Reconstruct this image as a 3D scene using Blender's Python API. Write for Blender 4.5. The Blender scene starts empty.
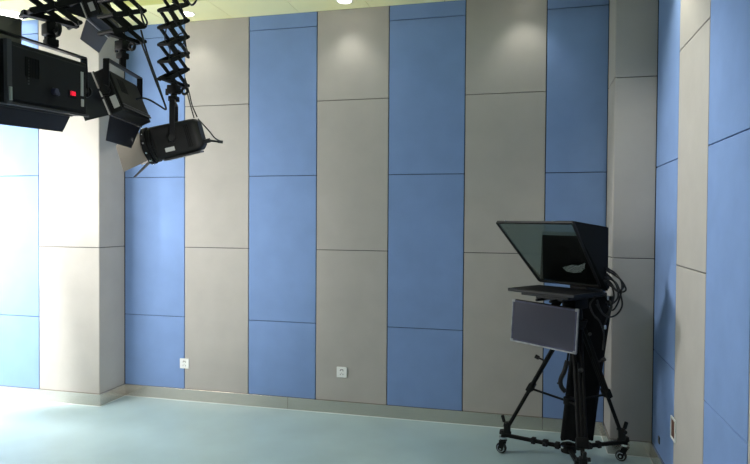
import bpy, bmesh, math, random
from mathutils import Vector as V, Matrix, Euler
random.seed(7)
C = bpy.context.scene.collection
PI = math.pi
WM = {}                                        # world matrix of each object with children

# ---------------------------------------------------------------- materials
def lin(c):
    return tuple((x/255/12.92 if x/255 <= .04045 else ((x/255+.055)/1.055)**2.4) for x in c)+(1,)
def mat(name, col, rough=.6, metal=0., noise=0., scale=30., bump=0., spec=.5, emit=None, es=0., stretch=None, rnoise=0., sheen=0.):
    m = bpy.data.materials.new(name); m.use_nodes = True
    nt = m.node_tree; b = nt.nodes['Principled BSDF']
    c = lin(col)
    b.inputs['Base Color'].default_value = c; b.inputs['Roughness'].default_value = rough
    b.inputs['Metallic'].default_value = metal; b.inputs['Specular IOR Level'].default_value = spec
    if sheen: b.inputs['Sheen Weight'].default_value = sheen
    if emit:
        b.inputs['Emission Color'].default_value = lin(emit); b.inputs['Emission Strength'].default_value = es
    if noise or bump or rnoise:
        tc = nt.nodes.new('ShaderNodeTexCoord'); mp = nt.nodes.new('ShaderNodeMapping')
        nz = nt.nodes.new('ShaderNodeTexNoise'); nz.inputs['Scale'].default_value = scale
        nz.inputs['Detail'].default_value = 6
        nt.links.new(tc.outputs['Object'], mp.inputs[0]); nt.links.new(mp.outputs[0], nz.inputs[0])
        if stretch: mp.inputs['Scale'].default_value = stretch
        if noise:
            r = nt.nodes.new('ShaderNodeValToRGB'); e = r.color_ramp.elements
            e[0].position = .3; e[1].position = .7
            e[0].color = tuple(x*(1-noise) for x in c[:3])+(1,); e[1].color = tuple(min(1, x*(1+noise)) for x in c[:3])+(1,)
            nt.links.new(nz.outputs['Fac'], r.inputs[0]); nt.links.new(r.outputs[0], b.inputs['Base Color'])
        if rnoise:
            mr = nt.nodes.new('ShaderNodeMapRange'); mr.inputs[3].default_value = rough-rnoise; mr.inputs[4].default_value = rough+rnoise
            nt.links.new(nz.outputs['Fac'], mr.inputs[0]); nt.links.new(mr.outputs[0], b.inputs['Roughness'])
        if bump:
            n2 = nt.nodes.new('ShaderNodeTexNoise'); n2.inputs['Scale'].default_value = scale*9; n2.inputs['Detail'].default_value = 3
            nt.links.new(mp.outputs[0], n2.inputs[0])
            bp = nt.nodes.new('ShaderNodeBump'); bp.inputs['Strength'].default_value = bump; bp.inputs['Distance'].default_value = .002
            nt.links.new(n2.outputs['Fac'], bp.inputs['Height']); nt.links.new(bp.outputs[0], b.inputs['Normal'])
    return m
M = {}
M['blue'] = mat('blue_fabric', (121, 148, 194), .95, noise=.045, scale=5, bump=.25, spec=.1)
M['grey'] = mat('grey_fabric', (171, 168, 163), .95, noise=.04, scale=5, bump=.25, spec=.1)
M['groove'] = mat('joint_shadow_gap', (38, 40, 56), .9)
M['floor'] = mat('teal_vinyl', (168, 191, 195), .42, noise=.07, scale=2.6, spec=.4, rnoise=.06)
M['steel'] = mat('brushed_steel', (204, 197, 188), .24, metal=.86, noise=.05, scale=8, stretch=(1, 1, 30), rnoise=.05)
M['glint_line'] = mat('pale_glint', (205, 214, 214), .5)  # bright reflection along the baseboard foot, modelled as a pale bead
M['ceil'] = mat('ceiling_board', (251, 249, 196), .8, noise=.02, scale=3)
M['white_lip'] = mat('fascia_shaded', (226, 230, 150), .8)  # same paint as the border, its olive shading put into the colour
M['plaster'] = mat('plaster', (205, 205, 198), .85)
M['black'] = mat('black_metal', (6, 7, 8), .62, noise=.1, scale=20, spec=.22)
M['blackmatte'] = mat('matte_black', (8, 9, 10), .6, noise=.08, scale=20, spec=.35)
M['bluedoor'] = mat('black_door_paint', (16, 19, 27), .42, spec=.4)
M['doorlit'] = mat('lit_door_grey', (94, 90, 82), .5, metal=.2)  # light falling on the doors is put into this grey
M['strap'] = mat('black_aluminium', (32, 33, 35), .35, metal=.6)
M['edge'] = mat('lit_edge', (205, 205, 200), .4, metal=.3)  # pale tone stands for light caught along the panel edges
M['darkedge'] = mat('dark_rim', (74, 74, 76), .4, metal=.5)
M['label'] = mat('grey_label', (186, 188, 184), .5)
M['red'] = mat('red_display', (120, 10, 20), .4, emit=(255, 30, 60), es=1.6)
M['badge'] = mat('blue_knob', (66, 68, 96), .4)
M['chrome'] = mat('chrome', (205, 208, 210), .25, metal=1)
M['cloth'] = mat('black_cloth', (9, 11, 13), .85, noise=.15, scale=10, bump=.3, spec=.2)
M['hood'] = mat('black_hood_cloth', (10, 14, 15), .8, noise=.1, scale=12, spec=.2)
M['rubber'] = mat('black_rubber', (16, 17, 18), .6)
M['cable'] = mat('black_cable', (15, 17, 21), .45)
M['plastic'] = mat('white_plastic', (232, 234, 232), .4)
M['dark'] = mat('dark_slot', (40, 42, 44), .6)
M['brown'] = mat('brown_recess', (104, 66, 48), .7, noise=.3, scale=40)
M['lcd'] = mat('dusty_screen', (62, 61, 76), .3, noise=.06, scale=6, spec=.5)
M['film'] = mat('screen_bezel', (70, 70, 96), .35, noise=.25, scale=30)
M['silver'] = mat('scuffed_silver_edge', (160, 162, 166), .4, metal=.3, noise=.35, scale=25)
M['palepatch'] = mat('pale_grey_patch', (226, 230, 236), .9)
M['led'] = mat('led_diffuser', (240, 240, 240), .5, emit=(255, 250, 240), es=14)
M['lamp'] = mat('downlight_glow', (250, 250, 250), .5, emit=(255, 250, 236), es=9)
M['tube'] = mat('ceiling_panel_glow', (250, 250, 250), .5, emit=(228, 255, 236), es=4.6)
g = bpy.data.materials.new('prompter_glass'); g.use_nodes = True
nt = g.node_tree; nt.nodes.clear()
o_ = nt.nodes.new('ShaderNodeOutputMaterial'); mx = nt.nodes.new('ShaderNodeMixShader')
tr = nt.nodes.new('ShaderNodeBsdfTransparent'); gl = nt.nodes.new('ShaderNodeBsdfGlossy')
tr.inputs[0].default_value = (.40, .43, .42, 1); gl.inputs['Roughness'].default_value = .03; gl.inputs[0].default_value = (.8, .85, .84, 1)
mx.inputs[0].default_value = .17
nt.links.new(tr.outputs[0], mx.inputs[1]); nt.links.new(gl.outputs[0], mx.inputs[2]); nt.links.new(mx.outputs[0], o_.inputs[0])
M['glass'] = g

# ---------------------------------------------------------------- mesh helpers (all in world space, re-based under the parent)
def mesh_obj(name, bm, m, parent=None, smooth=False, base=None):
    """link bm (world coordinates) as one object; base = origin for a top-level mesh"""
    bmesh.ops.recalc_face_normals(bm, faces=bm.faces)
    me = bpy.data.meshes.new(name)
    o = bpy.data.objects.new(name, me); C.objects.link(o)
    if parent is not None:
        o.parent = parent; inv = WM[parent.name].inverted(); W = WM[parent.name].copy()
    else:
        W = Matrix.Translation(V(base) if base is not None else V((0, 0, 0))); inv = W.inverted(); o.matrix_world = W
    bm.transform(inv); bm.to_mesh(me); bm.free()
    WM[o.name] = W
    for mm in (m if isinstance(m, list) else [m]): me.materials.append(M[mm] if isinstance(mm, str) else mm)
    if smooth:
        for p in me.polygons: p.use_smooth = True
        me.set_sharp_from_angle(angle=math.radians(40))
    return o
def tag(o, label=None, cat=None, group=None, kind=None):
    if label: o['label'] = label
    if cat: o['category'] = cat
    if group: o['group'] = group
    if kind: o['kind'] = kind
    return o
def thing(name, loc, label, cat, group=None):
    o = bpy.data.objects.new(name, None); C.objects.link(o); o.empty_display_size = .1
    o.location = loc; WM[o.name] = Matrix.Translation(V(loc))
    return tag(o, label, cat, group)
class Fr:                                        # a local frame: origin + three axes
    def __init__(s, c, x, y, z): s.c = V(c); s.x = V(x).normalized(); s.y = V(y).normalized(); s.z = V(z).normalized()
    def P(s, a, b, c): return s.c+s.x*a+s.y*b+s.z*c
    def M(s):
        m = Matrix((s.x, s.y, s.z)).transposed().to_4x4(); m.translation = s.c; return m
W0 = Fr((0, 0, 0), (1, 0, 0), (0, 1, 0), (0, 0, 1))
def box(bm, lo, hi, fr=W0, bev=0., mi=0):
    n0 = len(bm.faces)
    vs = [bm.verts.new(fr.P(*(hi[k] if (i >> k) & 1 else lo[k] for k in range(3)))) for i in range(8)]
    fs = [bm.faces.new([vs[j] for j in q]) for q in ((0, 2, 3, 1), (4, 5, 7, 6), (0, 1, 5, 4), (2, 6, 7, 3), (0, 4, 6, 2), (1, 3, 7, 5))]
    for f in fs: f.material_index = mi
    if bev:
        es = list({e for f in fs for e in f.edges})
        r = bmesh.ops.bevel(bm, geom=es, offset=bev, segments=2, affect='EDGES', profile=.5)
        for f in r['faces']: f.material_index = mi
def slab(bm, pts, th, mi=0):
    """a polygon plate with thickness th along its normal (centred)"""
    pts = [V(p) for p in pts]; n = (pts[1]-pts[0]).cross(pts[2]-pts[0]).normalized()*th/2
    a = [bm.verts.new(p+n) for p in pts]; b = [bm.verts.new(p-n) for p in pts]
    fs = [bm.faces.new(a), bm.faces.new(b[::-1])]
    for i in range(len(pts)):
        j = (i+1) % len(pts); fs.append(bm.faces.new((a[i], b[i], b[j], a[j])))
    for f in fs: f.material_index = mi
def bar(bm, a, b, w, t, up=(0, 0, 1), bev=0.):
    a = V(a); b = V(b); z = (b-a).normalized(); x = z.cross(V(up))
    if x.length < 1e-4: x = z.cross(V((0, 1, 0)))
    x.normalize(); y = z.cross(x)
    box(bm, (-w/2, -t/2, 0), (w/2, t/2, (b-a).length), Fr(a, x, y, z), bev)
def cyl(bm, a, b, r0, r1=None, n=16, cap=True):
    a = V(a); b = V(b); r1 = r0 if r1 is None else r1
    z = (b-a).normalized(); x = z.orthogonal().normalized(); y = z.cross(x)
    A = [bm.verts.new(a+(x*math.cos(t)+y*math.sin(t))*r0) for t in (2*PI*i/n for i in range(n))]
    B = [bm.verts.new(b+(x*math.cos(t)+y*math.sin(t))*r1) for t in (2*PI*i/n for i in range(n))]
    for i in range(n): bm.faces.new((A[i], A[(i+1) % n], B[(i+1) % n], B[i]))
    if cap: bm.faces.new(A[::-1]); bm.faces.new(B)
def smoothpts(pts, k=8):
    pts = [V(p) for p in pts]; P = [pts[0]*2-pts[1]]+pts+[pts[-1]*2-pts[-2]]; out = []
    for i in range(1, len(P)-2):
        for j in range(k):
            t = j/k; a, b, c, d = P[i-1:i+3]
            out.append(.5*((2*b)+(c-a)*t+(2*a-5*b+4*c-d)*t*t+(3*b-a-3*c+d)*t**3))
    return out+[pts[-1]]
def tube(bm, pts, r, n=8, k=8):
    P = smoothpts(pts, k) if k else [V(p) for p in pts]
    rings = []; up = None
    for i, p in enumerate(P):
        d = (P[min(i+1, len(P)-1)]-P[max(i-1, 0)]).normalized()
        x = d.orthogonal().normalized() if up is None else (up-d*up.dot(d)).normalized()
        up = x; y = d.cross(x)
        rings.append([bm.verts.new(p+(x*math.cos(t)+y*math.sin(t))*r) for t in (2*PI*i_/n for i_ in range(n))])
    for a, b in zip(rings, rings[1:]):
        for i in range(n): bm.faces.new((a[i], a[(i+1) % n], b[(i+1) % n], b[i]))
    bm.faces.new(rings[0][::-1]); bm.faces.new(rings[-1])
def ring(bm, c, ax, R, r, n=20, m=8):
    z = V(ax).normalized(); x = z.orthogonal().normalized(); y = z.cross(x); c = V(c); G = []
    for i in range(n):
        t = 2*PI*i/n; d = x*math.cos(t)+y*math.sin(t)
        G.append([bm.verts.new(c+d*(R+r*math.cos(s))+z*r*math.sin(s)) for s in (2*PI*j/m for j in range(m))])
    for i in range(n):
        for j in range(m): bm.faces.new((G[i][j], G[(i+1) % n][j], G[(i+1) % n][(j+1) % m], G[i][(j+1) % m]))
def NB(): return bmesh.new()
def mk(name, fn, m, parent=None, smooth=False, base=None):
    bm = NB(); fn(bm); return mesh_obj(name, bm, m, parent, smooth, base)

# ---------------------------------------------------------------- room
PW = .6; XR = 3.6993; XB = -.5917; BD = .336; CX = 3.4336; CD = .352
ZC = 3.265; ZU = 3.9; XL = -5.4; YF = -7.6; BB = .103; SD = .43
BLUEJ = (.7253, 1.9358, 3.1473); GREYJ = (1.3294, 2.5403)
GAP = .007; PT = .016                           # gap between panels, panel thickness
def panels(wall, fr, cols, z0=BB, z1=ZC):
    """fabric panels on a wall: fr.x runs along the wall, fr.y out of it; cols = (t0, t1, colour)"""
    for t0, t1, c in cols:
        zs = [z0]+[z for z in (BLUEJ if c == 'blue' else GREYJ) if z0 < z < z1]+[z1]
        for a, b in zip(zs, zs[1:]):
            g0 = GAP/2 if a > z0 else 0; g1 = GAP*.4 if b < z1 else 0
            o = mk('acoustic_panel', lambda bm: box(bm, (t0+GAP/2, -.004, a+g0*.7), (t1-GAP/2, PT, b-g1), fr, .0022), c, wall)
            o['label'] = ('blue' if c == 'blue' else 'grey')+' fabric panel'
def struct(name, fn, m, **k): return tag(mk(name, fn, m, **k), kind='structure')

struct('floor', lambda bm: box(bm, (XL-.2, YF-.2, -.1), (XR+.2, .2, 0)), 'floor')
wb = struct('wall_back', lambda bm: box(bm, (XB-.02, PT, 0), (XR+.2, .2, ZU)), 'groove')
fb = Fr((0, PT, 0), (1, 0, 0), (0, -1, 0), (0, 0, 1))
panels(wb, fb, [(XB, 0, 'blue')]+[(i*PW, (i+1)*PW, ('grey', 'blue')[i % 2]) for i in range(5)]+[(3.0, CX, 'blue')])
# left projection of the wall
wl = struct('wall_left_projection', lambda bm: box(bm, (XL, -BD+PT, 0), (XB-PT, .2, ZU)), 'groove')
fl = Fr((0, -BD+PT, 0), (1, 0, 0), (0, -1, 0), (0, 0, 1))
xj = XB-PW; cols = [(xj, XB, 'grey')]
for i in range(7): cols.append((xj-PW*(i+1), xj-PW*i, ('blue', 'grey')[i % 2]))
panels(wl, fl, cols)
fs = Fr((XB-PT, 0, 0), (0, -1, 0), (1, 0, 0), (0, 0, 1))
panels(wl, fs, [(0.001, BD-.001, 'grey')])
# column in the right corner
wc = struct('wall_right_column', lambda bm: box(bm, (CX+PT, -CD+PT, 0), (XR+.1, .1, ZU)), 'groove')
panels(wc, Fr((0, -CD+PT, 0), (1, 0, 0), (0, -1, 0), (0, 0, 1)), [(CX, XR, 'grey')])
panels(wc, Fr((CX+PT, 0, 0), (0, -1, 0), (-1, 0, 0), (0, 0, 1)), [(0.001, CD-.001, 'grey')])
# right wall
wr = struct('wall_right', lambda bm: box(bm, (XR+PT, YF, 0), (XR+.2, -.0, ZU)), 'groove')
cols = [(CD, .953, 'blue')]; t = .953
for i in range(9): cols.append((t, t+.602, ('grey', 'blue')[i % 2])); t += .602
panels(wr, Fr((XR+PT, 0, 0), (0, -1, 0), (-1, 0, 0), (0, 0, 1)), cols)
struct('wall_left', lambda bm: box(bm, (XL-.2, YF, 0), (XL, 0, ZU)), 'plaster')
struct('wall_front', lambda bm: box(bm, (XL-.2, YF-.2, 0), (XR+.2, YF, ZU)), 'plaster')
struct('ceiling', lambda bm: box(bm, (XL-.2, YF-.2, ZU), (XR+.2, .2, ZU+.1)), 'plaster')

# dropped ceiling border along the back wall and the right wall, boards with open joints
def soffit(bm):
    xs = [XL]+[round(.452+.595*i, 3) for i in range(-9, 6)]; xs = [x for x in xs if x < XR-SD-.02]+[XR-SD, XR]
    for a, b in zip(xs, xs[1:]):
        y0 = -SD
        box(bm, (a+.0022, y0, ZC), (b-.0022, 0 if a > XB-.01 else -.0, ZC+.02), W0)
    y = -SD
    while y > -7.4:
        box(bm, (XR-SD, y-.595+.0022, ZC), (XR, y-.0022, ZC+.02)); y -= .595
    xs2 = [x for x in xs if x < XB+.01]
struct('ceiling_border', soffit, 'ceil')
def soffit2(bm):                                 # the border steps out in front of the left projection
    xs = [XL, -3.9, -3.3, -2.7, -2.1, -1.5, -.95, XB+.28]
    for a, b in zip(xs, xs[1:]): box(bm, (a+.002, -BD-SD, ZC), (b-.002, -SD-.003, ZC+.02))
struct('ceiling_border_left', soffit2, 'ceil')
struct('trim_1', lambda bm: (box(bm, (XB+.29, -SD-.012, ZC+.001), (XR-SD, -SD, ZU)), box(bm, (XR-SD-.012, YF, ZC+.001), (XR-SD, -SD-.012, ZU)),
        box(bm, (XL, -BD-SD-.012, ZC+.001), (XB+.28, -BD-SD, ZU)), box(bm, (XB+.28, -BD-SD-.012, ZC+.001), (XB+.29, -SD, ZU))), 'white_lip')

# steel baseboards
BT = .014
def bb(name, fn): return tag(mk(name, fn, 'steel'), kind='structure')
def skirt(bm, a, b, out, h=BB):
    a = V(a); b = V(b); out = V(out).normalized(); x = (b-a).normalized()
    box(bm, (0, 0, 0), ((b-a).length, BT, h), Fr((a[0], a[1], 0), x, out, (0, 0, 1)), .0022)
def bback(bm):
    xs = [XB, .962, 3.0, CX]
    for a, b in zip(xs, xs[1:]): skirt(bm, (a+.0008, 0, 0), (b-.0008, 0, 0), (0, -1, 0))
bb('baseboard_back', bback)
bb('baseboard_left', lambda bm: (skirt(bm, (XL, -BD, 0), (XB+BT, -BD, 0), (0, -1, 0)), skirt(bm, (XB, -BD, 0), (XB, -BT, 0), (1, 0, 0))))
bb('baseboard_column', lambda bm: (skirt(bm, (CX-BT, -CD, 0), (XR, -CD, 0), (0, -1, 0)), skirt(bm, (CX, -CD, 0), (CX, -BT, 0), (-1, 0, 0))))
bb('baseboard_right', lambda bm: skirt(bm, (XR, YF, 0), (XR, -CD-BT, 0), (-1, 0, 0)))
def glint_line(bm):
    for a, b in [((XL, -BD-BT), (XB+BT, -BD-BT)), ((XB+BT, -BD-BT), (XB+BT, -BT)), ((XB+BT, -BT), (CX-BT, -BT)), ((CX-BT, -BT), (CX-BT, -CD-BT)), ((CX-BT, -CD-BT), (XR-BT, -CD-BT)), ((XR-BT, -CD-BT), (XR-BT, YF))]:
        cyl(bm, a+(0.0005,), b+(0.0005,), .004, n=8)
struct('glint_trim', glint_line, 'glint_line')

# ---------------------------------------------------------------- downlights
def downlight(x, y, label, power, size=.05, col=(1, .97, .88), ang=100):
    t = thing('downlight', (x, y, ZC), label, 'ceiling light', 'recessed round downlights in the ceiling border')
    def fr(bm):
        cyl(bm, (x, y, ZC-.004), (x, y, ZC+.001), size+.012, size+.014, 28)
    mk('trim_ring', fr, 'plastic', t)
    mk('lamp_disc', lambda bm: cyl(bm, (x, y, ZC-.0065), (x, y, ZC-.004), size, size, 28), 'lamp', t)
    l = bpy.data.lights.new('downlight_beam', 'SPOT'); l.energy = power; l.spot_size = math.radians(ang); l.spot_blend = .8
    l.shadow_soft_size = .03; l.color = col
    lo = bpy.data.objects.new('downlight_beam', l); C.objects.link(lo); lo.parent = t; lo.location = (0, 0, -.03)
    return t
downlight(1.488, -.19, 'round glowing downlight in the ceiling edge, nearest the middle of the back wall', 8)
downlight(.137, -.19, 'round glowing downlight just right of the scissor hanger that holds the tubular lamp', 8)
downlight(-1.33, -.50, 'large glaring downlight over the left wall, behind the wide light panel', 34, .12)
downlight(2.84, -.19, 'round downlight over the back wall above the prompter, just out of frame', 8)
downlight(3.47, -1.05, 'round downlight close to the right wall, just out of frame', 36, col=(1, .97, .84))

# ---------------------------------------------------------------- ceiling light panels of the studio (above the border level)
for i, x in enumerate([-3.6, -2.0, -.4, 1.2, 2.6]):
    t = thing('ceiling_light', (x, -1.8, ZU), 'long flat light panel on the upper ceiling, above the frame', 'ceiling light', 'flat panels on the upper ceiling')
    mk('housing', lambda bm: box(bm, (x-.62, -1.96, ZU-.045), (x+.62, -1.64, ZU-.001), W0, .004), 'plastic', t)
    mk('diffuser', lambda bm: box(bm, (x-.6, -1.94, ZU-.05), (x+.6, -1.66, ZU-.0455)), 'tube', t)

# ---------------------------------------------------------------- sockets
def socket(name, fr, label, w=.086, h=.086, group=None):
    o = mk(name, lambda bm: box(bm, (-w/2, 0, -h/2), (w/2, .011, h/2), fr, .003), 'plastic', base=tuple(fr.c))
    tag(o, label, 'wall socket', group)
    def holes(bm):
        for dx in (-.011, .011): box(bm, (dx-.0035, .0108, .010), (dx+.0035, .0116, .016), fr)
        box(bm, (-.012, .0108, .019), (.012, .0114, .024), fr)
        for dx, a in ((-.011, 1), (.011, -1)): box(bm, (dx-.002, .0108, -.022), (dx+.002, .0116, -.012), fr)
        box(bm, (-.0016, .0108, -.010), (.0016, .0116, -.003), fr)
    mk('socket_holes', holes, 'dark', o)
    return o
socket('wall_socket', Fr((0.004, 0, .322), (1, 0, 0), (0, -1, 0), (0, 0, 1)), 'white square wall socket sitting across the leftmost blue and grey panel joint')
socket('wall_socket', Fr((1.427, 0, .340), (1, 0, 0), (0, -1, 0), (0, 0, 1)), 'white square wall socket in the middle of a grey panel of the back wall')
rb = Fr((XR, -.962, .392), (0, -1, 0), (-1, 0, 0), (0, 0, 1))
fb_ = thing('floor_box', (XR, -.962, .392), 'brown recessed wall box with a white frame low on the right wall', 'wall box')
def frm(bm):
    for lo, hi in (((-.055, 0, .052), (.055, .008, .064)), ((-.055, 0, -.064), (.055, .008, -.052)), ((-.055, 0, -.052), (-.046, .008, .052)), ((.046, 0, -.052), (.055, .008, .052))): box(bm, lo, hi, rb, .0015)
fb_.name = 'wall_box'; WM['wall_box'] = WM['floor_box']
mk('frame', frm, 'plastic', fb_); mk('recess', lambda bm: box(bm, (-.046, .0, -.052), (.046, .003, .052), rb), 'brown', fb_)
o = mk('wall_switch', lambda bm: box(bm, (-.018, 0, -.022), (.018, .006, .022), Fr((XR, -.58, .196), (0, -1, 0), (-1, 0, 0), (0, 0, 1)), .002), 'darkedge', base=(XR, -.58, .196))
tag(o, 'tiny dark wall outlet low on the right wall beside the corner', 'wall outlet')

# ---------------------------------------------------------------- studio lamps
def lframe(c, az, tl, rl):
    f = V((math.cos(tl)*math.cos(az), math.cos(tl)*math.sin(az), -math.sin(tl)))
    r = f.cross(V((0, 0, 1))).normalized(); u = r.cross(f)
    return Fr(c, r*math.cos(rl)+u*math.sin(rl), f, -r*math.sin(rl)+u*math.cos(rl))
def pantograph(px, py, zb, label, W=.21, S=.075, wd=(.0, 1.), st=.107, ztop=3.66, lean=(0, 0), bw=.027):
    """scissor hanger: two planes of crossed flat bars joined by tubes, from the rail down to a spigot clamp"""
    w = V((wd[0], wd[1], 0)).normalized(); s = V((w.y, -w.x, 0))
    t = thing('pantograph_hanger', (px, py, ztop), label, 'lamp hanger')
    n = int((ztop-.06-zb)/st); Zs = [zb+i*st for i in range(n+1)]
    c = lambda z, a, b: V((px+lean[0]*(z-zb), py+lean[1]*(z-zb), z))+w*a+s*b
    for i in range(n):
        for sd in (-S/2, S/2):
            mk('scissor_bar', lambda bm: bar(bm, c(Zs[i], -W/2, sd), c(Zs[i+1], W/2, sd), .007, bw, up=w), 'black', t)
            mk('scissor_bar', lambda bm: bar(bm, c(Zs[i], W/2, sd*.84), c(Zs[i+1], -W/2, sd*.84), .007, bw, up=w), 'black', t)
    for i in range(n+1):
        for a in (-W/2, W/2): mk('cross_tube', lambda bm: cyl(bm, c(Zs[i], a, -S/2-.010), c(Zs[i], a, S/2+.010), .010, n=10), 'black', t, True)
        if i < n: mk('cross_tube', lambda bm: cyl(bm, c(Zs[i]+st/2, 0, -S/2-.010), c(Zs[i]+st/2, 0, S/2+.010), .010, n=10), 'black', t, True)
    mk('top_carriage', lambda bm: (box(bm, (-.09, -.16, 0), (.09, .16, .05), Fr((px+lean[0]*(ztop-zb), py+lean[1]*(ztop-zb), ztop-.07), s, w, (0, 0, 1)), .004),), 'black', t)
    return t, c, w, s, Zs
def spigot(t, c, w, s, zb, ztop_y, knob=1):
    """post under the scissors with a clamp and its wing knob"""
    P = c(zb, 0, 0)
    def post(bm):
        bar(bm, c(zb, -.12, 0), c(zb, .12, 0), .035, .022)
        cyl(bm, P+V((0, 0, .012)), V((P.x, P.y, ztop_y)), .020, n=16)
        box(bm, (-.035, -.03, -.075), (.035, .03, -.02), Fr(P, s, w, (0, 0, 1)), .006)
        box(bm, (-.028, -.026, -.125), (.028, .026, -.09), Fr(P, s, w, (0, 0, 1)), .006)
    mk('spigot_post', post, 'black', t, True)
    def kn(bm):
        a = P+V((0, 0, -.06)); cyl(bm, a, a+s*.06, .008, n=10)
        ring(bm, a+s*.078, w, .020, .0085, 16, 8)
        cyl(bm, a, a-s*.055, .011, n=10); cyl(bm, a-s*.05-V((0, 0, .02)), a-s*.05+V((0, 0, .02)), .010, n=10)
    mk('clamp_knob', kn, 'blackmatte', t, True)
def yoke(t, F, hw, top, arm, zc=0., off=0.):
    """U bracket hanging upright over the lamp; pivots on both ends of the body"""
    G = Fr(F.c+V((0, 0, zc)), V((F.x.x, F.x.y, F.x.z)), (0, 0, 1), (0, 0, 1))
    x = F.x.normalized(); y = V((0, 0, 1)).cross(x).normalized(); z = x.cross(y)
    K = Fr(F.c+x*off, x, y, z)
    def u(bm):
        box(bm, (-hw, -.017, top-.008), (hw, .017, top), K, .002)
        for sg in (-1, 1):
            box(bm, (sg*hw-.005, -.017, -.03), (sg*hw+.005, .017, top-.004), K, .002)
    mk('yoke', u, 'strap', t)
    for sg in (-1, 1): mk('tilt_knob', lambda bm: (cyl(bm, K.P(sg*(hw-.025), 0, 0), K.P(sg*(hw+.02), 0, 0), .017, n=14), cyl(bm, K.P(sg*(hw+.012), 0, 0), K.P(sg*(hw+.032), 0, 0), .026, .022, n=14)), 'blackmatte', t, True)
    return K
def led_body(t, F, W, H, D):
    def bd(bm):
        box(bm, (-W/2, -D/2+.012, -H/2), (W/2, D/2-.012, H/2), F, .006)
        box(bm, (-W/2+.018, -D/2, -H/2+.018), (W/2-.018, -D/2+.014, H/2-.018), F, .006)
        for i in range(9):                                       # cooling ribs
            x = -W*.30+i*.010
            box(bm, (x, -D/2-.003, -H*.02), (x+.004, -D/2+.001, H*.30), F)
    mk('housing', bd, 'blackmatte', t)
    def fr(bm):
        e = .012
        for lo, hi in (((-W/2-.004, D/2-.013, H/2-e), (W/2+.004, D/2+.004, H/2+.004)), ((-W/2-.004, D/2-.013, -H/2-.004), (W/2+.004, D/2+.004, -H/2+e)),
                       ((-W/2-.004, D/2-.013, -H/2+e), (-W/2+e, D/2+.004, H/2-e)), ((W/2-e, D/2-.013, -H/2+e), (W/2+.004, D/2+.004, H/2-e))): box(bm, lo, hi, F, .0015)
    mk('front_frame', fr, 'darkedge', t)
    mk('led_front', lambda bm: box(bm, (-W/2+.013, D/2-.012, -H/2+.013), (W/2-.013, D/2-.004, H/2-.013), F), 'led', t)
def door(t, F, pts, m='bluedoor', name='barn_door', edge=None, th=.003):
    o = mk(name, lambda bm: slab(bm, [F.P(*p) for p in pts], th), m, t)
    if edge:
        e = mk('lit_edge_strip', lambda bm: [bar(bm, F.P(*a), F.P(*b), .008, .008) for a, b in edge], 'edge', o); e['label'] = 'pale strip painted as a lit edge'
    return o
def text_mesh(txt, size, fr, m, name, parent, ext=.0004):
    cu = bpy.data.curves.new(name, 'FONT'); cu.body = txt; cu.size = size; cu.extrude = ext; cu.align_x = 'CENTER'; cu.align_y = 'CENTER'
    to = bpy.data.objects.new(name, cu); C.objects.link(to)
    bpy.context.view_layer.update()
    me = bpy.data.meshes.new_from_object(to.evaluated_get(bpy.context.evaluated_depsgraph_get()))
    bpy.data.objects.remove(to); bm = NB(); bm.from_mesh(me); bm.transform(fr.M())
    return mesh_obj(name, bm, m, parent)

# ---- wide LED panel, nearest the camera, seen from behind
FA = lframe((.769, -2.456, 2.181), 3.266, -.044, .072); WA, HA, DA = .566, .254, .10
la = thing('studio_light_panel', FA.c[:], 'widest black studio light panel, far left, with a red number on its back', 'studio light')
led_body(la, FA, WA, HA, DA)
KA = yoke(la, FA, .303, .166, 1, off=.030)
h = HA/2; d = DA/2
door(la, FA, [(-.276, d, -h-.004), (.283, d, -h-.004), (.266, .079, -h-.080), (-.262, .079, -h-.078)])
door(la, FA, [(-.276, d, h+.004), (-.06, d, h+.004), (.012, .10, h+.142), (-.20, .10, h+.12)], 'doorlit')['label'] = 'grey upper flap'
door(la, FA, [(-.280, d, -h), (-.280, d, h), (-.40, .11, h-.03), (-.40, .11, -h+.03)])
rim = lambda bm: (box(bm, (-WA/2, -DA/2-.002, -HA/2-.003), (WA/2, -DA/2+.012, -HA/2+.007), FA, .001), box(bm, (-WA/2, -DA/2-.004, -HA/2), (-WA/2+.028, -DA/2+.012, HA/2), FA, .001))
mk('rear_rim', rim, 'darkedge', la)
def backtxt(bm):
    for i in range(2): box(bm, (.215+.012*i, -DA/2-.003, -.035), (.223+.012*i, -DA/2+.001, .078), FA)
    for i in range(2): box(bm, (.218+.012*i, -DA/2-.003, -.085), (.226+.012*i, -DA/2+.001, -.050), FA)
mk('side_labels', backtxt, 'label', la)['label'] = 'pale vertical label strips'
mk('display_window', lambda bm: box(bm, (.118, -DA/2-.0015, -.056), (.180, -DA/2+.001, -.020), FA), 'black', la)
txf = Fr(FA.P(.152, -DA/2-.002, -.034), FA.x, FA.z, -FA.y)
text_mesh('100', .030, txf, 'red', 'display_digits', la)['label'] = 'glowing red digits'
mk('control_knob', lambda bm: (cyl(bm, FA.P(.012, -DA/2, -.042), FA.P(.012, -DA/2-.018, -.042), .016, .014, 18), cyl(bm, FA.P(.036, -DA/2, -.050), FA.P(.036, -DA/2-.010, -.050), .009, n=14)), 'badge', la, True)['label'] = 'dark blue dimmer knob'
mk('maker_mark', lambda bm: [box(bm, (-.158, -DA/2-.0015, .06-.012*i), (-.148, -DA/2+.001, .067-.012*i), FA) for i in range(9)], 'darkedge', la)
mk('yoke_label', lambda bm: box(bm, (-.286, -DA/2-.02, -.115), (-.276, -DA/2-.012, -.062), FA), 'label', la)

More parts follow.
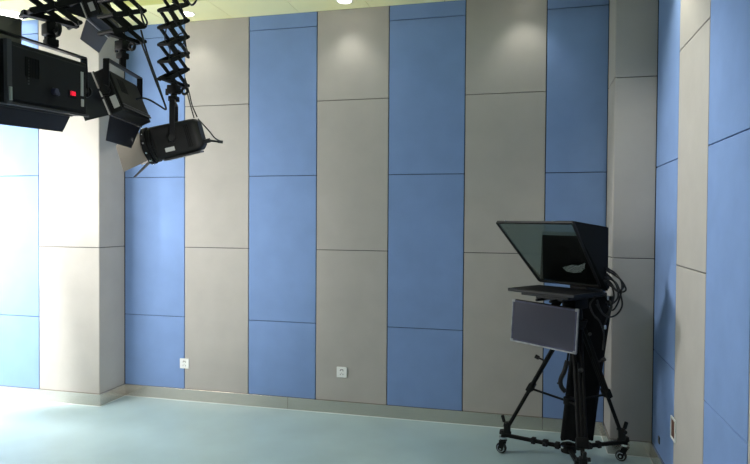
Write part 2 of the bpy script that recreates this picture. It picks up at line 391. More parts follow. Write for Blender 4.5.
# ---- second LED panel, tilted down
FB = lframe((.557, -1.587, 2.281), 3.359, .407, -.011); WB, HB, DB = .409, .257, .089
lb = thing('studio_light_panel', FB.c[:], 'black light panel tilted downwards, between the wide panel and the tubular lamp', 'studio light')
led_body(lb, FB, WB, HB, DB)
KB = yoke(lb, FB, .226, .176, 1)
h = HB/2; d = DB/2
door(lb, FB, [(-.205, d, -h-.003), (.205, d, -h-.003), (.175, .136, -.236), (-.160, .136, -.236)])
door(lb, FB, [(-.208, d, h), (-.208, d, -h), (-.388, .111, -.169), (-.36, .105, .12)], edge=[((-.209, d-.004, h), (-.209, d-.004, .03)), ((-.209, d-.004, .015), (-.209, d-.004, -.02)), ((-.209, d-.004, -.035), (-.209, d-.004, -h))])
door(lb, FB, [(.208, d, h), (.208, d, -h), (.30, .16, -.10), (.30, .16, .10)])
door(lb, FB, [(-.205, d, h+.003), (.205, d, h+.003), (.17, .15, h+.05), (-.17, .15, h+.05)])
mk('rating_label', lambda bm: box(bm, (-WB/2-.0015, -.03, -.105), (-WB/2+.001, .005, -.035), FB), 'label', lb)['label'] = 'small grey label'
mk('rear_rib', lambda bm: (box(bm, (-.19, -DB/2-.004, -.112), (.19, -DB/2+.002, -.104), FB), box(bm, (-.19, -DB/2-.004, -.096), (.19, -DB/2+.002, -.090), FB)), 'darkedge', lb)

# ---- third LED panel, higher, only its lower edge in the frame
FD = lframe((.087, -1.224, 2.992), 3.511, .35, .05); WD, HD = .4715, .2955
ld = thing('studio_light_panel', FD.c[:], 'black light panel cut off by the top edge of the picture, above the other two', 'studio light')
led_body(ld, FD, WD, HD, DB*1.15); yoke(ld, FD, .256, .196, 1); h = HD/2; d = DB*1.15/2
door(ld, FD, [(-.236, d, -h-.003), (.236, d, -h-.003), (.180, .136, -.248), (-.213, .136, -.248)], edge=[((-.236, d, -h-.004), (.236, d, -h-.004))])
door(ld, FD, [(.238, d, h), (.238, d, -h), (.33, .16, -.10), (.30, .16, .10)])
door(ld, FD, [(-.238, d, h), (-.238, d, -h), (-.35, .15, -.10), (-.35, .15, .10)], edge=[((-.240, d-.004, h), (-.240, d-.004, -h))])
mk('rating_label', lambda bm: box(bm, (-WD/2-.0015, -.022, -.115), (-WD/2+.001, .010, -.060), FD), 'label', ld)

# ---- tubular lamp with barn doors, on the right
FC = lframe((.680, -1.195, 2.091), 3.419, .248, .129); WC, HC, DC = .18, .209, .288
lc = thing('studio_fresnel_light', FC.c[:], 'black tubular studio lamp with open barn doors, rightmost of the hanging lamps', 'studio light')
def cbody(bm):
    secs = [(-DC/2-.01, .062, .078), (-DC/2+.012, .082, .100), (-DC/2+.035, .085, .103), (DC/2-.02, .090, .110), (DC/2, .088, .108)]
    R = []
    for y, a, b in secs:
        pts = []
        for i in range(24):
            t = 2*PI*i/24; cx = math.copysign(abs(math.cos(t))**.36, math.cos(t)); sy = math.copysign(abs(math.sin(t))**.36, math.sin(t))
            pts.append(bm.verts.new(FC.P(a*cx, y, b*sy)))
        R.append(pts)
    for A, B in zip(R, R[1:]):
        for i in range(24): bm.faces.new((A[i], A[(i+1) % 24], B[(i+1) % 24], B[i]))
    bm.faces.new(R[0][::-1]); bm.faces.new(R[-1])
mk('housing', cbody, 'blackmatte', lc, True)
mk('cooling_fins', lambda bm: [box(bm, (-.088, -DC/2+.050+.011*i, -.07), (.088, -DC/2+.055+.011*i, .07), FC) for i in range(3)], 'black', lc)
def cring(bm):
    for k, (y0, y1, R) in enumerate(((DC/2+.006, DC/2+.024, .113), (DC/2+.036, DC/2+.066, .119))):
        cyl(bm, FC.P(0, y0, 0), FC.P(0, y1, 0), R, n=32)
mk('front_ring', cring, 'black', lc, True)
mk('ring_collar', lambda bm: cyl(bm, FC.P(0, DC/2-.004, 0), FC.P(0, DC/2+.04, 0), .102, n=32), 'strap', lc, True)
for a in [PI*.62+i*PI/6 for i in range(7)]: mk('ring_screw', lambda bm: cyl(bm, FC.P(.116*math.cos(a), DC/2+.051, .116*math.sin(a)), FC.P(.123*math.cos(a), DC/2+.051, .123*math.sin(a)), .0065, n=8), 'chrome', lc)
mk('lens', lambda bm: cyl(bm, FC.P(0, DC/2+.064, 0), FC.P(0, DC/2+.069, 0), .098, n=32), 'lcd', lc)
e = DC/2+.066
door(lc, FC, [(-.092, e, .094), (-.092, e, -.092), (-.176, .343, -.128), (-.176, .343, .037)], 'doorlit')['label'] = 'barn door with the light on it painted in as grey'
door(lc, FC, [(-.085, e, -.100), (.0, e, -.100), (-.11, .300, -.172), (-.16, .300, -.172)])
door(lc, FC, [(.092, e, .09), (.092, e, -.09), (.17, .33, -.10), (.17, .33, .10)])
mk('rating_label', lambda bm: box(bm, (-.0895, .022, -.068), (-.086, .082, -.042), FC), 'label', lc)['label'] = 'small grey label'
mk('bottom_rail', lambda bm: box(bm, (-.075, -DC/2+.02, -.118), (.05, DC/2-.03, -.106), FC, .003), 'darkedge', lc)['label'] = 'grey metal rail'
mk('rear_connector', lambda bm: (cyl(bm, FC.P(-.02, -DC/2+.01, -.055), FC.P(-.02, -DC/2-.05, -.055), .014, n=12), cyl(bm, FC.P(-.02, -DC/2-.045, -.056), FC.P(-.02, -DC/2-.105, -.078), .007, n=10), cyl(bm, FC.P(-.02, -DC/2-.095, -.075), FC.P(-.02, -DC/2-.125, -.085), .010, n=10)), 'cable', lc, True)
x = V((0, 1, 0)); KC = Fr(FC.P(0, .035, 0), (-.45, .893, 0), (-.893, -.45, 0), (0, 0, 1))
def cy(bm):
    box(bm, (-.115, -.017, .235), (.115, .017, .245), KC, .002)
    for sg in (-1, 1): box(bm, (sg*.115-.005, -.017, -.03), (sg*.115+.005, .017, .243), KC, .002)
mk('yoke', cy, 'strap', lc)
for sg in (-1, 1): mk('tilt_knob', lambda bm: cyl(bm, KC.P(sg*.085, 0, 0), KC.P(sg*.14, 0, 0), .02, n=14), 'blackmatte', lc, True)

# ---- hangers
def hang(K, top, zb, label, dx=0, **k):
    P = K.P(dx, 0, top); r = pantograph(P.x, P.y, zb, label, **k)
    spigot(r[0], r[1], r[2], r[3], zb, P.z+.002)
    return r
ha = hang(KA, .166, 2.475, 'scissor hanger at the top left corner above the wide light panel', dx=.05, wd=(.45, .89), S=.11, W=.21)
hb = hang(KB, .176, 2.632, 'black scissor hanger holding the downward tilted light panel', dx=-.02, wd=(.22, .97), S=.105, W=.23, st=.092)
hc = hang(KC, .245, 2.455, 'black scissor hanger against the blue panel, holding the tubular lamp')
hd = hang(Fr(FD.c, (-.36, .93, 0), (-.93, -.36, 0), (0, 0, 1)), -.0 + .176, 3.42, 'short scissor hanger of the topmost light panel, above the frame', wd=(.45, .89), S=.12)
o = mk('ceiling_rail', lambda bm: (box(bm, (.35, -6.0, 3.67), (.75, -.6, 3.69)), [box(bm, (x, -6.0, 3.66), (x+.04, -.6, 3.72), W0, .003) for x in (.36, .60)], box(bm, (-.15, -1.45, 3.671), (.36, -1.0, 3.689)), [cyl(bm, (.5, y, 3.69), (.5, y, ZU), .02) for y in (-5.6, -3.8, -2.8, -.9)]), 'black')
tag(o, 'black lighting rail under the upper ceiling carrying the scissor hangers, above the frame', 'lighting rail')

# ---- cables
def cable(name, pts, r, label, cat='cable', parent=None, k=8):
    o = mk(name, lambda bm: [tube(bm, p, r, 8, k) for p in pts], 'cable', parent, True, base=None if parent else pts[0][0])
    if not parent: tag(o, label, cat)
    return o
cam_o = V((2.8725, -4.7661, 1.5713)); YAW, PITCH, ROLL, FPX = math.radians(-13.8799), math.radians(-1.0676), math.radians(.3843), 615.3576
fw0 = V((math.sin(YAW), math.cos(YAW), 0)); rt0 = V((math.cos(YAW), -math.sin(YAW), 0))
fwd = fw0*math.cos(PITCH)+V((0, 0, 1))*math.sin(PITCH); up0 = V((0, 0, 1))*math.cos(PITCH)-fw0*math.sin(PITCH)
rgt = rt0*math.cos(ROLL)+up0*math.sin(ROLL); upv = -rt0*math.sin(ROLL)+up0*math.cos(ROLL)
cable('power_cable', [[(0.699, -1.626, 2.592), (0.736, -1.615, 2.489), (0.780, -1.602, 2.364), (0.813, -1.592, 2.278), (0.834, -1.584, 2.209), (0.797, -1.588, 2.227), (0.738, -1.598, 2.262), (0.691, -1.605, 2.275), (0.654, -1.610, 2.269)],
                      [(0.679, -1.599, 2.670), (0.701, -1.591, 2.579), (0.728, -1.582, 2.487), (0.772, -1.569, 2.360), (0.816, -1.557, 2.221)], [(0.673, -1.618, 2.809), (0.699, -1.608, 2.758), (0.720, -1.600, 2.713), (0.707, -1.600, 2.697), (0.687, -1.600, 2.739), (0.678, -1.597, 2.787)]], .0055,
      'black cable hanging in a sharp loop from the middle scissor hanger to its panel')
cable('power_cable', [[(0.672, -1.265, 2.947), (0.726, -1.249, 2.911), (0.743, -1.242, 2.849), (0.716, -1.245, 2.799), (0.683, -1.249, 2.826), (0.656, -1.250, 2.872), (0.628, -1.252, 2.917)], [(0.742, -1.253, 2.707), (0.766, -1.244, 2.645), (0.776, -1.238, 2.595), (0.737, -1.243, 2.622), (0.704, -1.247, 2.648)],
                      [(0.748, -1.250, 2.745), (0.759, -1.245, 2.670), (0.770, -1.240, 2.595)], [(0.611, -1.282, 2.884), (0.635, -1.273, 2.796), (0.627, -1.273, 2.709), (0.656, -1.263, 2.646), (0.643, -1.263, 2.571)],
                      [(0.730, -1.209, 2.478), (0.754, -1.200, 2.389), (0.772, -1.193, 2.306), (0.802, -1.183, 2.230)], [(0.730, -1.209, 2.465), (0.742, -1.203, 2.389), (0.765, -1.195, 2.293), (0.783, -1.188, 2.224)],
                      [(0.672, -1.219, 2.709), (0.701, -1.208, 2.684), (0.729, -1.196, 2.737), (0.708, -1.196, 2.770), (0.662, -1.204, 2.752)]], .0042,
      'thin black cable tangled through the right scissor hanger down to the tubular lamp')
cable('power_cable', [[(0.758, -1.243, 2.999), (0.768, -1.237, 2.956), (0.791, -1.228, 2.932), (0.813, -1.218, 2.959), (0.817, -1.212, 3.005)]], .006, 'small loop of black cable at the top edge of the picture')
cable('power_cable', [[V((0.825, -1.211, 2.212)), V((0.909, -1.223, 2.132)), V((0.946, -1.214, 2.087)), V((0.975, -1.177, 2.066))]], .0045, 'short cable curling behind the rear end of the tubular lamp')

# ---------------------------------------------------------------- teleprompter on its stand
HUB = V((3.145, -.675, 0)); N = V((-.6, -.8, 0)); Wd = V((.8, -.6, 0)); C0 = V((3.13, -.65, 0))
FP = Fr(C0, Wd, N, (0, 0, 1))                     # x: width (left to right), y: towards the presenter, z: up
def L(k, a, z): return FP.P(a, k, z)
tp = thing('teleprompter', (C0.x, C0.y, 1.10), 'black teleprompter hood with sloping glass above the stand', 'teleprompter')
gTL, gTR, gBL, gBR = L(.36, -.285, 1.565), L(.36, .265, 1.565), L(0, -.215, 1.178), L(0, .225, 1.178)
mk('beam_splitter_glass', lambda bm: slab(bm, [gTL+V((0, 0, -.004)), gTR+V((0, 0, -.004)), gBR, gBL], .004), M['glass'], tp)
def gfr(bm):
    for a, b in ((gTL, gTR), (gTR, gBR), (gBR, gBL), (gBL, gTL)): bar(bm, a, b, .014, .016, up=(gTR-gTL).cross(gBL-gTL), bev=.002)
mk('glass_frame', gfr, 'blackmatte', tp)
mk('frame_screws', lambda bm: [cyl(bm, L(.362, a, 1.573), L(.362, a, 1.578), .006, n=10) for a in (-.22, .13)], 'chrome', tp)
def hood(bm):
    th = .006
    # roof: short flap on the left, full length on the right
    slab(bm, [L(.36, .15, 1.574), L(.36, .265, 1.574), L(-.03, .252, 1.538), L(-.03, .19, 1.535)], th)
    # right side cheek
    slab(bm, [gTR, L(-.03, .255, 1.538), L(-.05, .245, 1.15), L(0, .232, 1.15), gBR], th)
    # back panel with a sunk throat for the lens
    slab(bm, [L(-.035, -.222, 1.506), L(-.03, .20, 1.506), L(-.03, .252, 1.538), L(-.05, .240, 1.15), L(-.05, -.222, 1.19)], th)
mk('cloth_hood', hood, 'hood', tp)
def fold(bm):
    P = [L(-.02+.012*math.sin(i*1.7), -.10+.30*i/12, 1.40+.02*math.sin(i*.9)-.10*i/12) for i in range(13)]
    tube(bm, P, .012, 8, 3)
    tube(bm, [L(-.02, .05, 1.5), L(-.0, .10, 1.36), L(.03, .16, 1.22)], .014, 8, 4)
mk('hood_fold', fold, 'hood', tp, True)
rg = NB(); K = []
rp = [(-.047, 1.268), (-.025, 1.275), (.01, 1.288), (.045, 1.286), (.085, 1.305), (.08, 1.27), (.06, 1.245), (.02, 1.238), (-.02, 1.245)]
slab(rg, [L(.03, a*1.25+.035, z+.012) for a, z in rp], .004)  # pale plate with a ragged outline behind the glass
mesh_obj('pale_patch', rg, 'palepatch', tp)['label'] = 'pale grey patch inside the hood'
# flat prompter monitor under the glass
def pm(bm):
    box(bm, (-.235, -.02, 1.128), (.245, .310, 1.148), FP, .004)
mk('prompter_monitor', pm, 'strap', tp)
mk('prompter_screen', lambda bm: box(bm, (-.22, -.0, 1.1475), (.23, .296, 1.1492), FP), 'black', tp)
mk('mounting_plate', lambda bm: (box(bm, (-.16, -.06, 1.108), (.18, .27, 1.127), FP, .004), box(bm, (-.10, -.30, 1.085), (.10, .20, 1.107), FP, .004)), 'strap', tp)
mk('rods', lambda bm: [cyl(bm, L(.26, a, 1.085), L(-.34, a, 1.085), .009, n=10) for a in (-.05, .05)], 'black', tp, True)

# camera behind the glass
cm = thing('video_camera', tuple(L(-.16, 0, 1.13)), 'black video camera hidden behind the teleprompter hood with cables at its back', 'camera')
mk('camera_body', lambda bm: (box(bm, (-.055, -.27, 1.108), (.075, -.10, 1.30), FP, .01), box(bm, (-.02, -.24, 1.30), (.02, -.12, 1.345), FP, .008)), 'blackmatte', cm)
mk('lens_barrel', lambda bm: (cyl(bm, L(-.10, .01, 1.21), L(-.06, .01, 1.21), .045, n=24), cyl(bm, L(-.06, .01, 1.21), L(-.045, .01, 1.21), .052, n=24)), 'black', cm, True)
mk('rear_box', lambda bm: box(bm, (-.04, -.33, 1.13), (.10, -.27, 1.27), FP, .006), 'black', cm)
# loops of cable at the back
cb = [[(3.338, -0.824, 1.282), (3.382, -0.794, 1.256), (3.425, -0.816, 1.223), (3.455, -0.809, 1.169), (3.437, -0.782, 1.147), (3.392, -0.814, 1.167), (3.349, -0.842, 1.199)],
      [(3.339, -0.824, 1.258), (3.377, -0.796, 1.226), (3.402, -0.823, 1.181), (3.409, -0.821, 1.120), (3.378, -0.798, 1.074), (3.340, -0.829, 1.088)],
      [(3.338, -0.824, 1.294), (3.394, -0.791, 1.262), (3.431, -0.815, 1.199), (3.415, -0.820, 1.102), (3.385, -0.797, 1.037), (3.346, -0.828, 1.064)],
      [(3.327, -0.828, 1.221), (3.371, -0.798, 1.189), (3.385, -0.828, 1.126), (3.363, -0.834, 1.048), (3.338, -0.809, 1.007), (3.306, -0.838, 1.046), (3.286, -0.859, 1.102)],
      [(3.333, -0.826, 1.239), (3.401, -0.791, 1.202), (3.426, -0.818, 1.127), (3.433, -0.816, 1.066), (3.409, -0.792, 1.013), (3.365, -0.824, 0.998), (3.321, -0.852, 1.018), (3.283, -0.828, 1.074)],
      [(3.310, -0.833, 1.161), (3.349, -0.805, 1.110), (3.374, -0.832, 1.066), (3.352, -0.837, 1.005), (3.333, -0.812, 0.940)],
      [(3.350, -0.821, 1.276), (3.412, -0.787, 1.238), (3.443, -0.813, 1.187), (3.403, -0.822, 1.156), (3.371, -0.797, 1.201), (3.339, -0.826, 1.227)],
      [(3.281, -0.841, 1.124), (3.249, -0.831, 1.073), (3.264, -0.860, 1.017), (3.305, -0.849, 0.969), (3.333, -0.813, 0.891), (3.326, -0.838, 0.798)]]
cable('signal_cables', cb, .0055, 'tangle of thick black cables looping out behind the teleprompter', 'cable')
mk_sp = mk('cable_plugs', lambda bm: [cyl(bm, a, b, .008, n=10) for a, b in (((3.340, -0.814, 1.269), (3.358, -0.809, 1.257)), ((3.353, -0.813, 1.123), (3.353, -0.813, 1.099)), ((3.348, -0.815, 1.069), (3.366, -0.811, 1.051)), ((3.337, -0.820, 0.948), (3.338, -0.821, 0.923)))], 'chrome', bpy.data.objects['signal_cables'])
mk_sp['label'] = 'shiny metal plugs'

# monitor facing the presenter, below
mw = V((.866, -.50, 0)); mn = V((-.50, -.866, 0)).normalized()
FM = Fr((2.972, -.757, .782), mw, mn, (0, 0, 1)); MW, MH = .448, .272
mo = thing('monitor', (2.985, -.765, .775), 'flat monitor with a scuffed silver edge fixed on the stand below the hood', 'monitor')
ez = (V((0, 0, 1))+mw*.045).normalized(); FM = Fr(FM.c, mw-V((0, 0, .045)), mn, ez)
mk('monitor_case', lambda bm: (box(bm, (-MW/2, -.030, 0), (MW/2, 0, MH), FM, .004), box(bm, (-MW*.3, -.045, MH*.2), (MW*.3, -.028, MH*.8), FM, .006)), 'blackmatte', mo)
mk('screen', lambda bm: box(bm, (-MW/2+.012, -.001, .014), (MW/2-.012, .0016, MH-.014), FM), 'lcd', mo)
def bez(bm):
    for lo, hi in (((-MW/2+.004, 0, MH-.014), (MW/2-.004, .003, MH-.003)), ((-MW/2+.003, 0, .008), (-MW/2+.012, .003, MH-.014)), ((MW/2-.014, 0, .008), (MW/2-.003, .003, MH-.014)), ((-MW/2+.003, 0, .006), (MW/2-.003, .003, .015))): box(bm, lo, hi, FM, .001)
mk('bezel', bez, 'film', mo)
def sedge(bm):
    box(bm, (-MW/2-.002, -.012, -.003), (MW/2+.002, .005, .006), FM, .001)
    for sg in (-1, 1):
        box(bm, (sg*MW/2-.003, -.012, 0), (sg*MW/2+.003, .004, MH), FM, .001)
        for z0 in (-.002, MH-.016): box(bm, (sg*(MW/2-.008)-.009, -.010, z0), (sg*(MW/2-.008)+.009, .0055, z0+.018), FM, .002)
mk('silver_edge', sedge, 'silver', mo)['label'] = 'scuffed silver edge strip'
mk('mount_arm', lambda bm: bar(bm, FM.P(.02, -.04, MH*.55), V((3.11, -.69, .95)), .05, .02), 'black', mo)
mk('mount_arm', lambda bm: bar(bm, FM.P(.06, -.02, MH*.98), L(.04, -.02, 1.085), .05, .012), 'black', mo)

# tripod
tr_ = thing('tripod', (HUB.x, HUB.y, 0), 'black tripod on wheeled dolly carrying the teleprompter', 'tripod')
AP = V((3.176, -.657, .99))
feet = [V((2.730, -.535, 0)), V((3.515, -.468, 0)), V((3.205, -1.09, 0))]
mk('head', lambda bm: (cyl(bm, AP+V((0, 0, -.04)), AP+V((0, 0, .035)), .05, .042, 20), box(bm, (-.05, -.075, .03), (.05, .075, .10), Fr(AP, Wd, N, (0, 0, 1)), .008)), 'black', tr_, True)
mk('bowl', lambda bm: (cyl(bm, AP+V((0, 0, -.09)), AP+V((0, 0, -.04)), .062, .078, 20), cyl(bm, AP+V((0, 0, -.17)), AP+V((0, 0, -.09)), .016, .030, 14)), 'black', tr_, True)
SP = V((HUB.x, HUB.y, .43))
for i, f in enumerate(feet):
    out = (f-HUB); out.z = 0; out.normalize(); sd = out.cross(V((0, 0, 1))).normalized()
    top = AP+out*.04+V((0, 0, -.06)); bot = f-out*.028+V((0, 0, .175)); dv = bot-top
    lg = NB(); mid = top+dv*(.60, .62, .86)[i]
    for s in (-1, 1): cyl(lg, top+sd*.024*s, mid+sd*.020*s, .0115, n=12)
    bar(lg, mid-dv.normalized()*.03, mid+dv.normalized()*.03, .072, .036, up=out, bev=.006)
    bar(lg, top-dv.normalized()*.02, top+dv.normalized()*.04, .075, .036, up=out, bev=.006)
    cyl(lg, top+dv*.30, bot, .0125, n=12)
    lo_ = mesh_obj('leg', lg, 'black', tr_, True)
    mk('leg_knob', lambda bm: (cyl(bm, top+dv*.36+out*.0, top+dv*.36+out*.055+V((0, 0, .02)), .006, n=8), cyl(bm, top+dv*.36+out*.045+V((0, 0, .016)), top+dv*.36+out*.07+V((0, 0, .026)), .013, n=12),), 'rubber', lo_, True)
    mk('foot_clamp', lambda bm: (bar(bm, bot+V((0, 0, .045)), bot+V((0, 0, -.03)), .045, .04, bev=.006), cyl(bm, bot+V((0, 0, .03))-sd*.04, bot+V((0, 0, .03))+sd*.04, .012, n=10), bar(bm, bot+out*.02+V((0, 0, .04)), bot+out*.035+V((0, 0, .085)), .022, .018, bev=.004)), 'blackmatte', lo_, True)
    a = top+dv*(.60, .62, .60)[i]
    mk('spreader', lambda bm: (bar(bm, a+V((0, 0, -.01)), SP+out*.03, .018, .009), bar(bm, a, a+V((0, 0, -.025)), .026, .02)), 'black', tr_)
mk('spreader_hub', lambda bm: (cyl(bm, SP+V((0, 0, -.02)), SP+V((0, 0, .02)), .036, n=18)), 'black', tr_, True)
mk('pan_bar', lambda bm: (tube(bm, [V((3.17, -.62, .96)), V((3.15, -.61, .80)), V((3.135, -.60, .66))], .007, 8, 4)), 'black', tr_, True)
mk('pan_grip', lambda bm: (tube(bm, [V((3.135, -.60, .67)), V((3.118, -.604, .60)), V((3.095, -.609, .545)), V((3.10, -.608, .50)), V((3.125, -.604, .468))], .015, 10, 4), tube(bm, [V((3.10, -.60, .57)), V((3.085, -.60, .525)), V((3.075, -.60, .515))], .006, 8, 3)), 'rubber', tr_, True)

# dolly
dl = thing('tripod_dolly', (HUB.x, HUB.y, 0), 'black three-armed wheeled dolly under the tripod feet', 'dolly')
ZA = .128
mk('dolly_hub', lambda bm: (cyl(bm, HUB+V((0, 0, ZA-.025)), HUB+V((0, 0, ZA+.022)), .048, n=20), cyl(bm, HUB+V((0, 0, ZA+.02)), HUB+V((0, 0, ZA+.034)), .022, n=16)), 'black', dl, True)
mk('hub_cap', lambda bm: cyl(bm, HUB+V((-.04, -.06, ZA+.018)), HUB+V((-.04, -.06, ZA+.028)), .012, n=12), 'chrome', dl, True)
for i, f in enumerate(feet):
    out = (f-HUB); out.z = 0; R = out.length; out.normalize(); sd = out.cross(V((0, 0, 1)))
    am = NB(); bar(am, HUB+out*.03+V((0, 0, ZA)), f+out*.01+V((0, 0, ZA)), .026, .022, bev=.003)
    ao = mesh_obj('dolly_arm', am, 'black', dl)
    for q, w in (((.34, .035), (.52, .028), (.16, .03)) if i < 2 else ((.62, .03),)): mk('arm_collar', lambda bm: [box(bm, (-w/2, -.019, -.019), (w/2, .019, .022), Fr(HUB+out*(R*q)+V((0, 0, ZA)), out, sd, (0, 0, 1)), .005)]+([cyl(bm, HUB+out*(R*.34)+V((0, 0, ZA))-sd*.035, HUB+out*(R*.34)+V((0, 0, ZA))+sd*.035, .011, n=10)] if w > .031 else []), 'blackmatte', ao, True)
    mk('foot_cup', lambda bm: (cyl(bm, f+V((0, 0, ZA+.005)), f+V((0, 0, ZA+.032)), .026, .022, 14), box(bm, (-.055, -.012, .0), (-.01, .012, .022), Fr(f+V((0, 0, ZA+.008)), out, sd, (0, 0, 1)), .004)), 'blackmatte', ao, True)
    # caster
    off = [V((-.8, .6, 0)), V((-.95, -.1, 0)), V((.3, -.95, 0))][i].normalized()
    wc_ = f+off*(.014, .026, .014)[i]; ax = [V((.30, .95, 0)), V((.35, .94, 0)), V((.95, .3, 0))][i].normalized(); fw_ = ax.cross(V((0, 0, 1)))
    wc_ = V((wc_.x, wc_.y, .036))
    fk = NB(); cyl(fk, f+V((0, 0, .088)), f+V((0, 0, ZA-.012)), .020, .017, 14)
    for s in (-1, 1):
        slab(fk, [f+ax*.021*s+fw_*.02+V((0, 0, .088)), f+ax*.021*s-fw_*.02+V((0, 0, .088)), wc_+ax*.021*s-fw_*.016+V((0, 0, -.006)), wc_+ax*.021*s+fw_*.016+V((0, 0, -.006))], .004)
    slab(fk, [f+ax*.023+fw_*.022+V((0, 0, .088)), f+ax*.023-fw_*.022+V((0, 0, .088)), f-ax*.023-fw_*.022+V((0, 0, .088)), f-ax*.023+fw_*.022+V((0, 0, .088))], .006)
    co = mesh_obj('caster', fk, 'black', dl)
    mk('swivel_plate', lambda bm: cyl(bm, f+V((0, 0, ZA-.026)), f+V((0, 0, ZA-.012)), .026, n=16), 'chrome', co, True)['label'] = 'shiny metal swivel plate'
    wo = mk('wheel', lambda bm: (cyl(bm, wc_-ax*.014, wc_+ax*.014, .027, n=24), ring(bm, wc_-ax*.006, ax, .0275, .0085, 28, 8), ring(bm, wc_+ax*.006, ax, .0275, .0085, 28, 8)), 'rubber', co, True)
    mk('wheel_rim', lambda bm: [(ring(bm, wc_+ax*.0145*s, ax, .0225, .0042, 24, 6), cyl(bm, wc_+ax*.013*s, wc_+ax*.0235*s, .0075, n=12)) for s in (-1, 1)], 'chrome', co, True)['label'] = 'shiny metal rim'

# black cloth hanging behind the tripod
def drape(bm):
    n, m = 40, 14; rows = []
    for j in range(m+1):
        t = j/m; z = 1.08-(1.08-.13)*t
        cx = V((3.312, -.462, 0)).lerp(V((3.206, -.505, 0)), t)
        hw = .126-.012*t+.018*math.sin(t*PI)*-.3-.006*t; hd = .045
        row = []
        for i in range(n):
            a = 2*PI*i/n; fold = 1+.10*math.sin(a*7+t*2)+.05*math.sin(a*3-t*5)
            p = cx+V((.971, .24, 0))*math.cos(a)*hw*(1+.03*math.sin(a*7+t*2))+V((-.24, .971, 0))*math.sin(a)*hd*fold
            row.append(bm.verts.new((p.x, p.y, z+.006*math.sin(a*5) if j == m else z)))
        rows.append(row)
    for A, B in zip(rows, rows[1:]):
        for i in range(n): bm.faces.new((A[i], A[(i+1) % n], B[(i+1) % n], B[i]))
    bm.faces.new(rows[0])
o = mk('black_drape', drape, 'cloth', smooth=True, base=(3.2, -.55, .165))
tag(o, 'long black cloth hanging down behind the tripod legs, under the camera', 'cloth')
mk('knob_glint', lambda bm: cyl(bm, V((3.257, -0.769, 0.880)), V((3.258, -0.754, 0.877)), .011, n=12), 'darkedge', o, True)  # small highlight of a knob, drawn as a disc

# ---------------------------------------------------------------- unseen soft panels and spotlights added to brighten the walls
def added_panel(x, y, z, tx, ty, tz, w, h, es, label, col=(255, 252, 244)):
    c = V((x, y, z)); f = (V((tx, ty, tz))-c).normalized(); r = f.cross(V((0, 0, 1))).normalized(); F = Fr(c, r, f, r.cross(f))
    t = thing('studio_light_panel', (x, y, z), label, 'studio light')
    mk('housing', lambda bm: box(bm, (-w/2, -.08, -h/2), (w/2, 0, h/2), F, .006), 'blackmatte', t)
    mm = mat('added_panel_glow', (240, 240, 240), .5, emit=col, es=es)
    mk('led_front', lambda bm: box(bm, (-w/2+.01, .0, -h/2+.01), (w/2-.01, .006, h/2-.01), F), mm, t)
    def st(bm):
        cyl(bm, c+V((0, 0, h/2)), V((x, y, ZU)), .016, n=12)
    mk('hanging_pole', st, 'black', t)
added_panel(-1.05, -2.0, 1.75, 3.7, -1.1, 1.75, .9, 1.1, 19, 'large soft light added left of the frame to brighten the right wall', (255, 250, 243))
added_panel(-1.72, -1.72, 1.9, -1.75, -.3, 1.6, 1.0, .6, 33, 'smaller soft light added far left of the frame to brighten the left wall', (255, 252, 247))

sf = Fr((-3.0, -2.6, 2.7), V((2.4, -.9, 0)), V((.9, 2.4, -1.9)), V((.65, 1.75, 2.55)))  # unseen spot added to overexpose the left projection without spill
sp = thing('studio_fresnel_light', sf.c[:], 'round spotlight added far left of the frame to brighten the projecting left wall', 'studio light')
mk('housing', lambda bm: cyl(bm, sf.P(0, -.28, 0), sf.P(0, 0, 0), .11, .12, 28), 'blackmatte', sp, True)
mk('hanging_pole', lambda bm: cyl(bm, sf.P(0, -.14, .10), V((sf.P(0, -.14, .1).x, sf.P(0, -.14, .1).y, ZU)), .014, n=12), 'black', sp)
l = bpy.data.lights.new('added_spot', 'SPOT'); l.energy = 1500; l.spot_size = math.radians(96); l.spot_blend = .9; l.shadow_soft_size = .09; l.color = (1, .985, .96)
lo = bpy.data.objects.new('added_spot', l); C.objects.link(lo); lo.parent = sp
lo.rotation_euler = V((.35, 2.4, -1.75)).to_track_quat('-Z', 'Y').to_euler(); lo.location = sf.y*.02

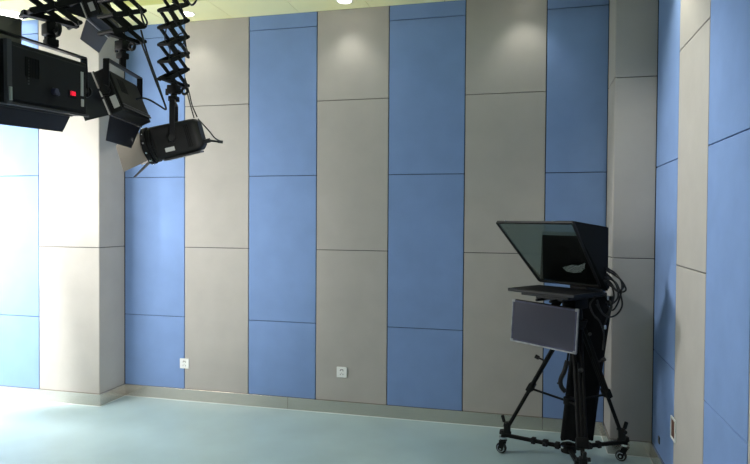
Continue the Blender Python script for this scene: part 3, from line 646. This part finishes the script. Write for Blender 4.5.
sf = Fr((1.3, -1.1, 3.5), V((-.08, -1, 0)), V((2.4, -.2, -2.1)), V((2.1, -.17, 2.4)))  # unseen spot added to lift the right wall only
sp = thing('studio_fresnel_light', sf.c[:], 'round spotlight added above the frame to brighten the right wall', 'studio light')
mk('housing', lambda bm: cyl(bm, sf.P(0, -.28, 0), sf.P(0, 0, 0), .11, .12, 28), 'blackmatte', sp, True)
mk('hanging_pole', lambda bm: cyl(bm, sf.P(0, -.14, .10), V((sf.P(0, -.14, .1).x, sf.P(0, -.14, .1).y, ZU)), .014, n=12), 'black', sp)
l = bpy.data.lights.new('added_spot', 'SPOT'); l.energy = 265; l.spot_size = math.radians(54); l.spot_blend = .8; l.shadow_soft_size = .12; l.color = (1, .99, .95)
lo = bpy.data.objects.new('added_spot', l); C.objects.link(lo); lo.parent = sp
lo.rotation_euler = V((2.4, -.25, -1.95)).to_track_quat('-Z', 'Y').to_euler(); lo.location = sf.y*.02

sf = Fr((3.38, -3.75, 1.35), V((3.5, 4.0, 0)), V((-4.0, 3.5, 0)), V((0, 0, 1)))  # unseen fill added for the side of the left projection
sp = thing('studio_fresnel_light', sf.c[:], 'small round spotlight added outside the frame to fill the far left corner', 'studio light')
mk('housing', lambda bm: cyl(bm, sf.P(0, -.22, 0), sf.P(0, 0, 0), .09, .10, 28), 'blackmatte', sp, True)
mk('floor_stand', lambda bm: (cyl(bm, sf.P(0, -.1, -.08), V((sf.P(0, -.1, 0).x, sf.P(0, -.1, 0).y, .02)), .014, n=12), cyl(bm, V((sf.P(0, -.1, 0).x, sf.P(0, -.1, 0).y, .0)), V((sf.P(0, -.1, 0).x, sf.P(0, -.1, 0).y, .025)), .16, n=24)), 'black', sp)
l = bpy.data.lights.new('added_spot', 'SPOT'); l.energy = 380; l.spot_size = math.radians(46); l.spot_blend = 1; l.shadow_soft_size = .10; l.color = (1, .98, .93)
lo = bpy.data.objects.new('added_spot', l); C.objects.link(lo); lo.parent = sp
lo.rotation_euler = V((-3.9, 3.5, -.05)).to_track_quat('-Z', 'Y').to_euler(); lo.location = sf.y*.02

# ---------------------------------------------------------------- camera, world, colour
cd = bpy.data.cameras.new('camera'); co = bpy.data.objects.new('camera', cd); C.objects.link(co)
cd.sensor_width = 36; cd.lens = FPX/750*36; cd.clip_start = .05
mt = Matrix((rgt, upv, -fwd)).transposed().to_4x4(); mt.translation = cam_o; co.matrix_world = mt
bpy.context.scene.camera = co
w = bpy.data.worlds.new('world'); bpy.context.scene.world = w; w.use_nodes = True
w.node_tree.nodes['Background'].inputs[0].default_value = (.5, .55, .6, 1); w.node_tree.nodes['Background'].inputs[1].default_value = .1
vs = bpy.context.scene.view_settings
vs.view_transform = 'Standard'; vs.look = 'None'; vs.gamma = 1; vs.use_curve_mapping = False; vs.exposure = 0.
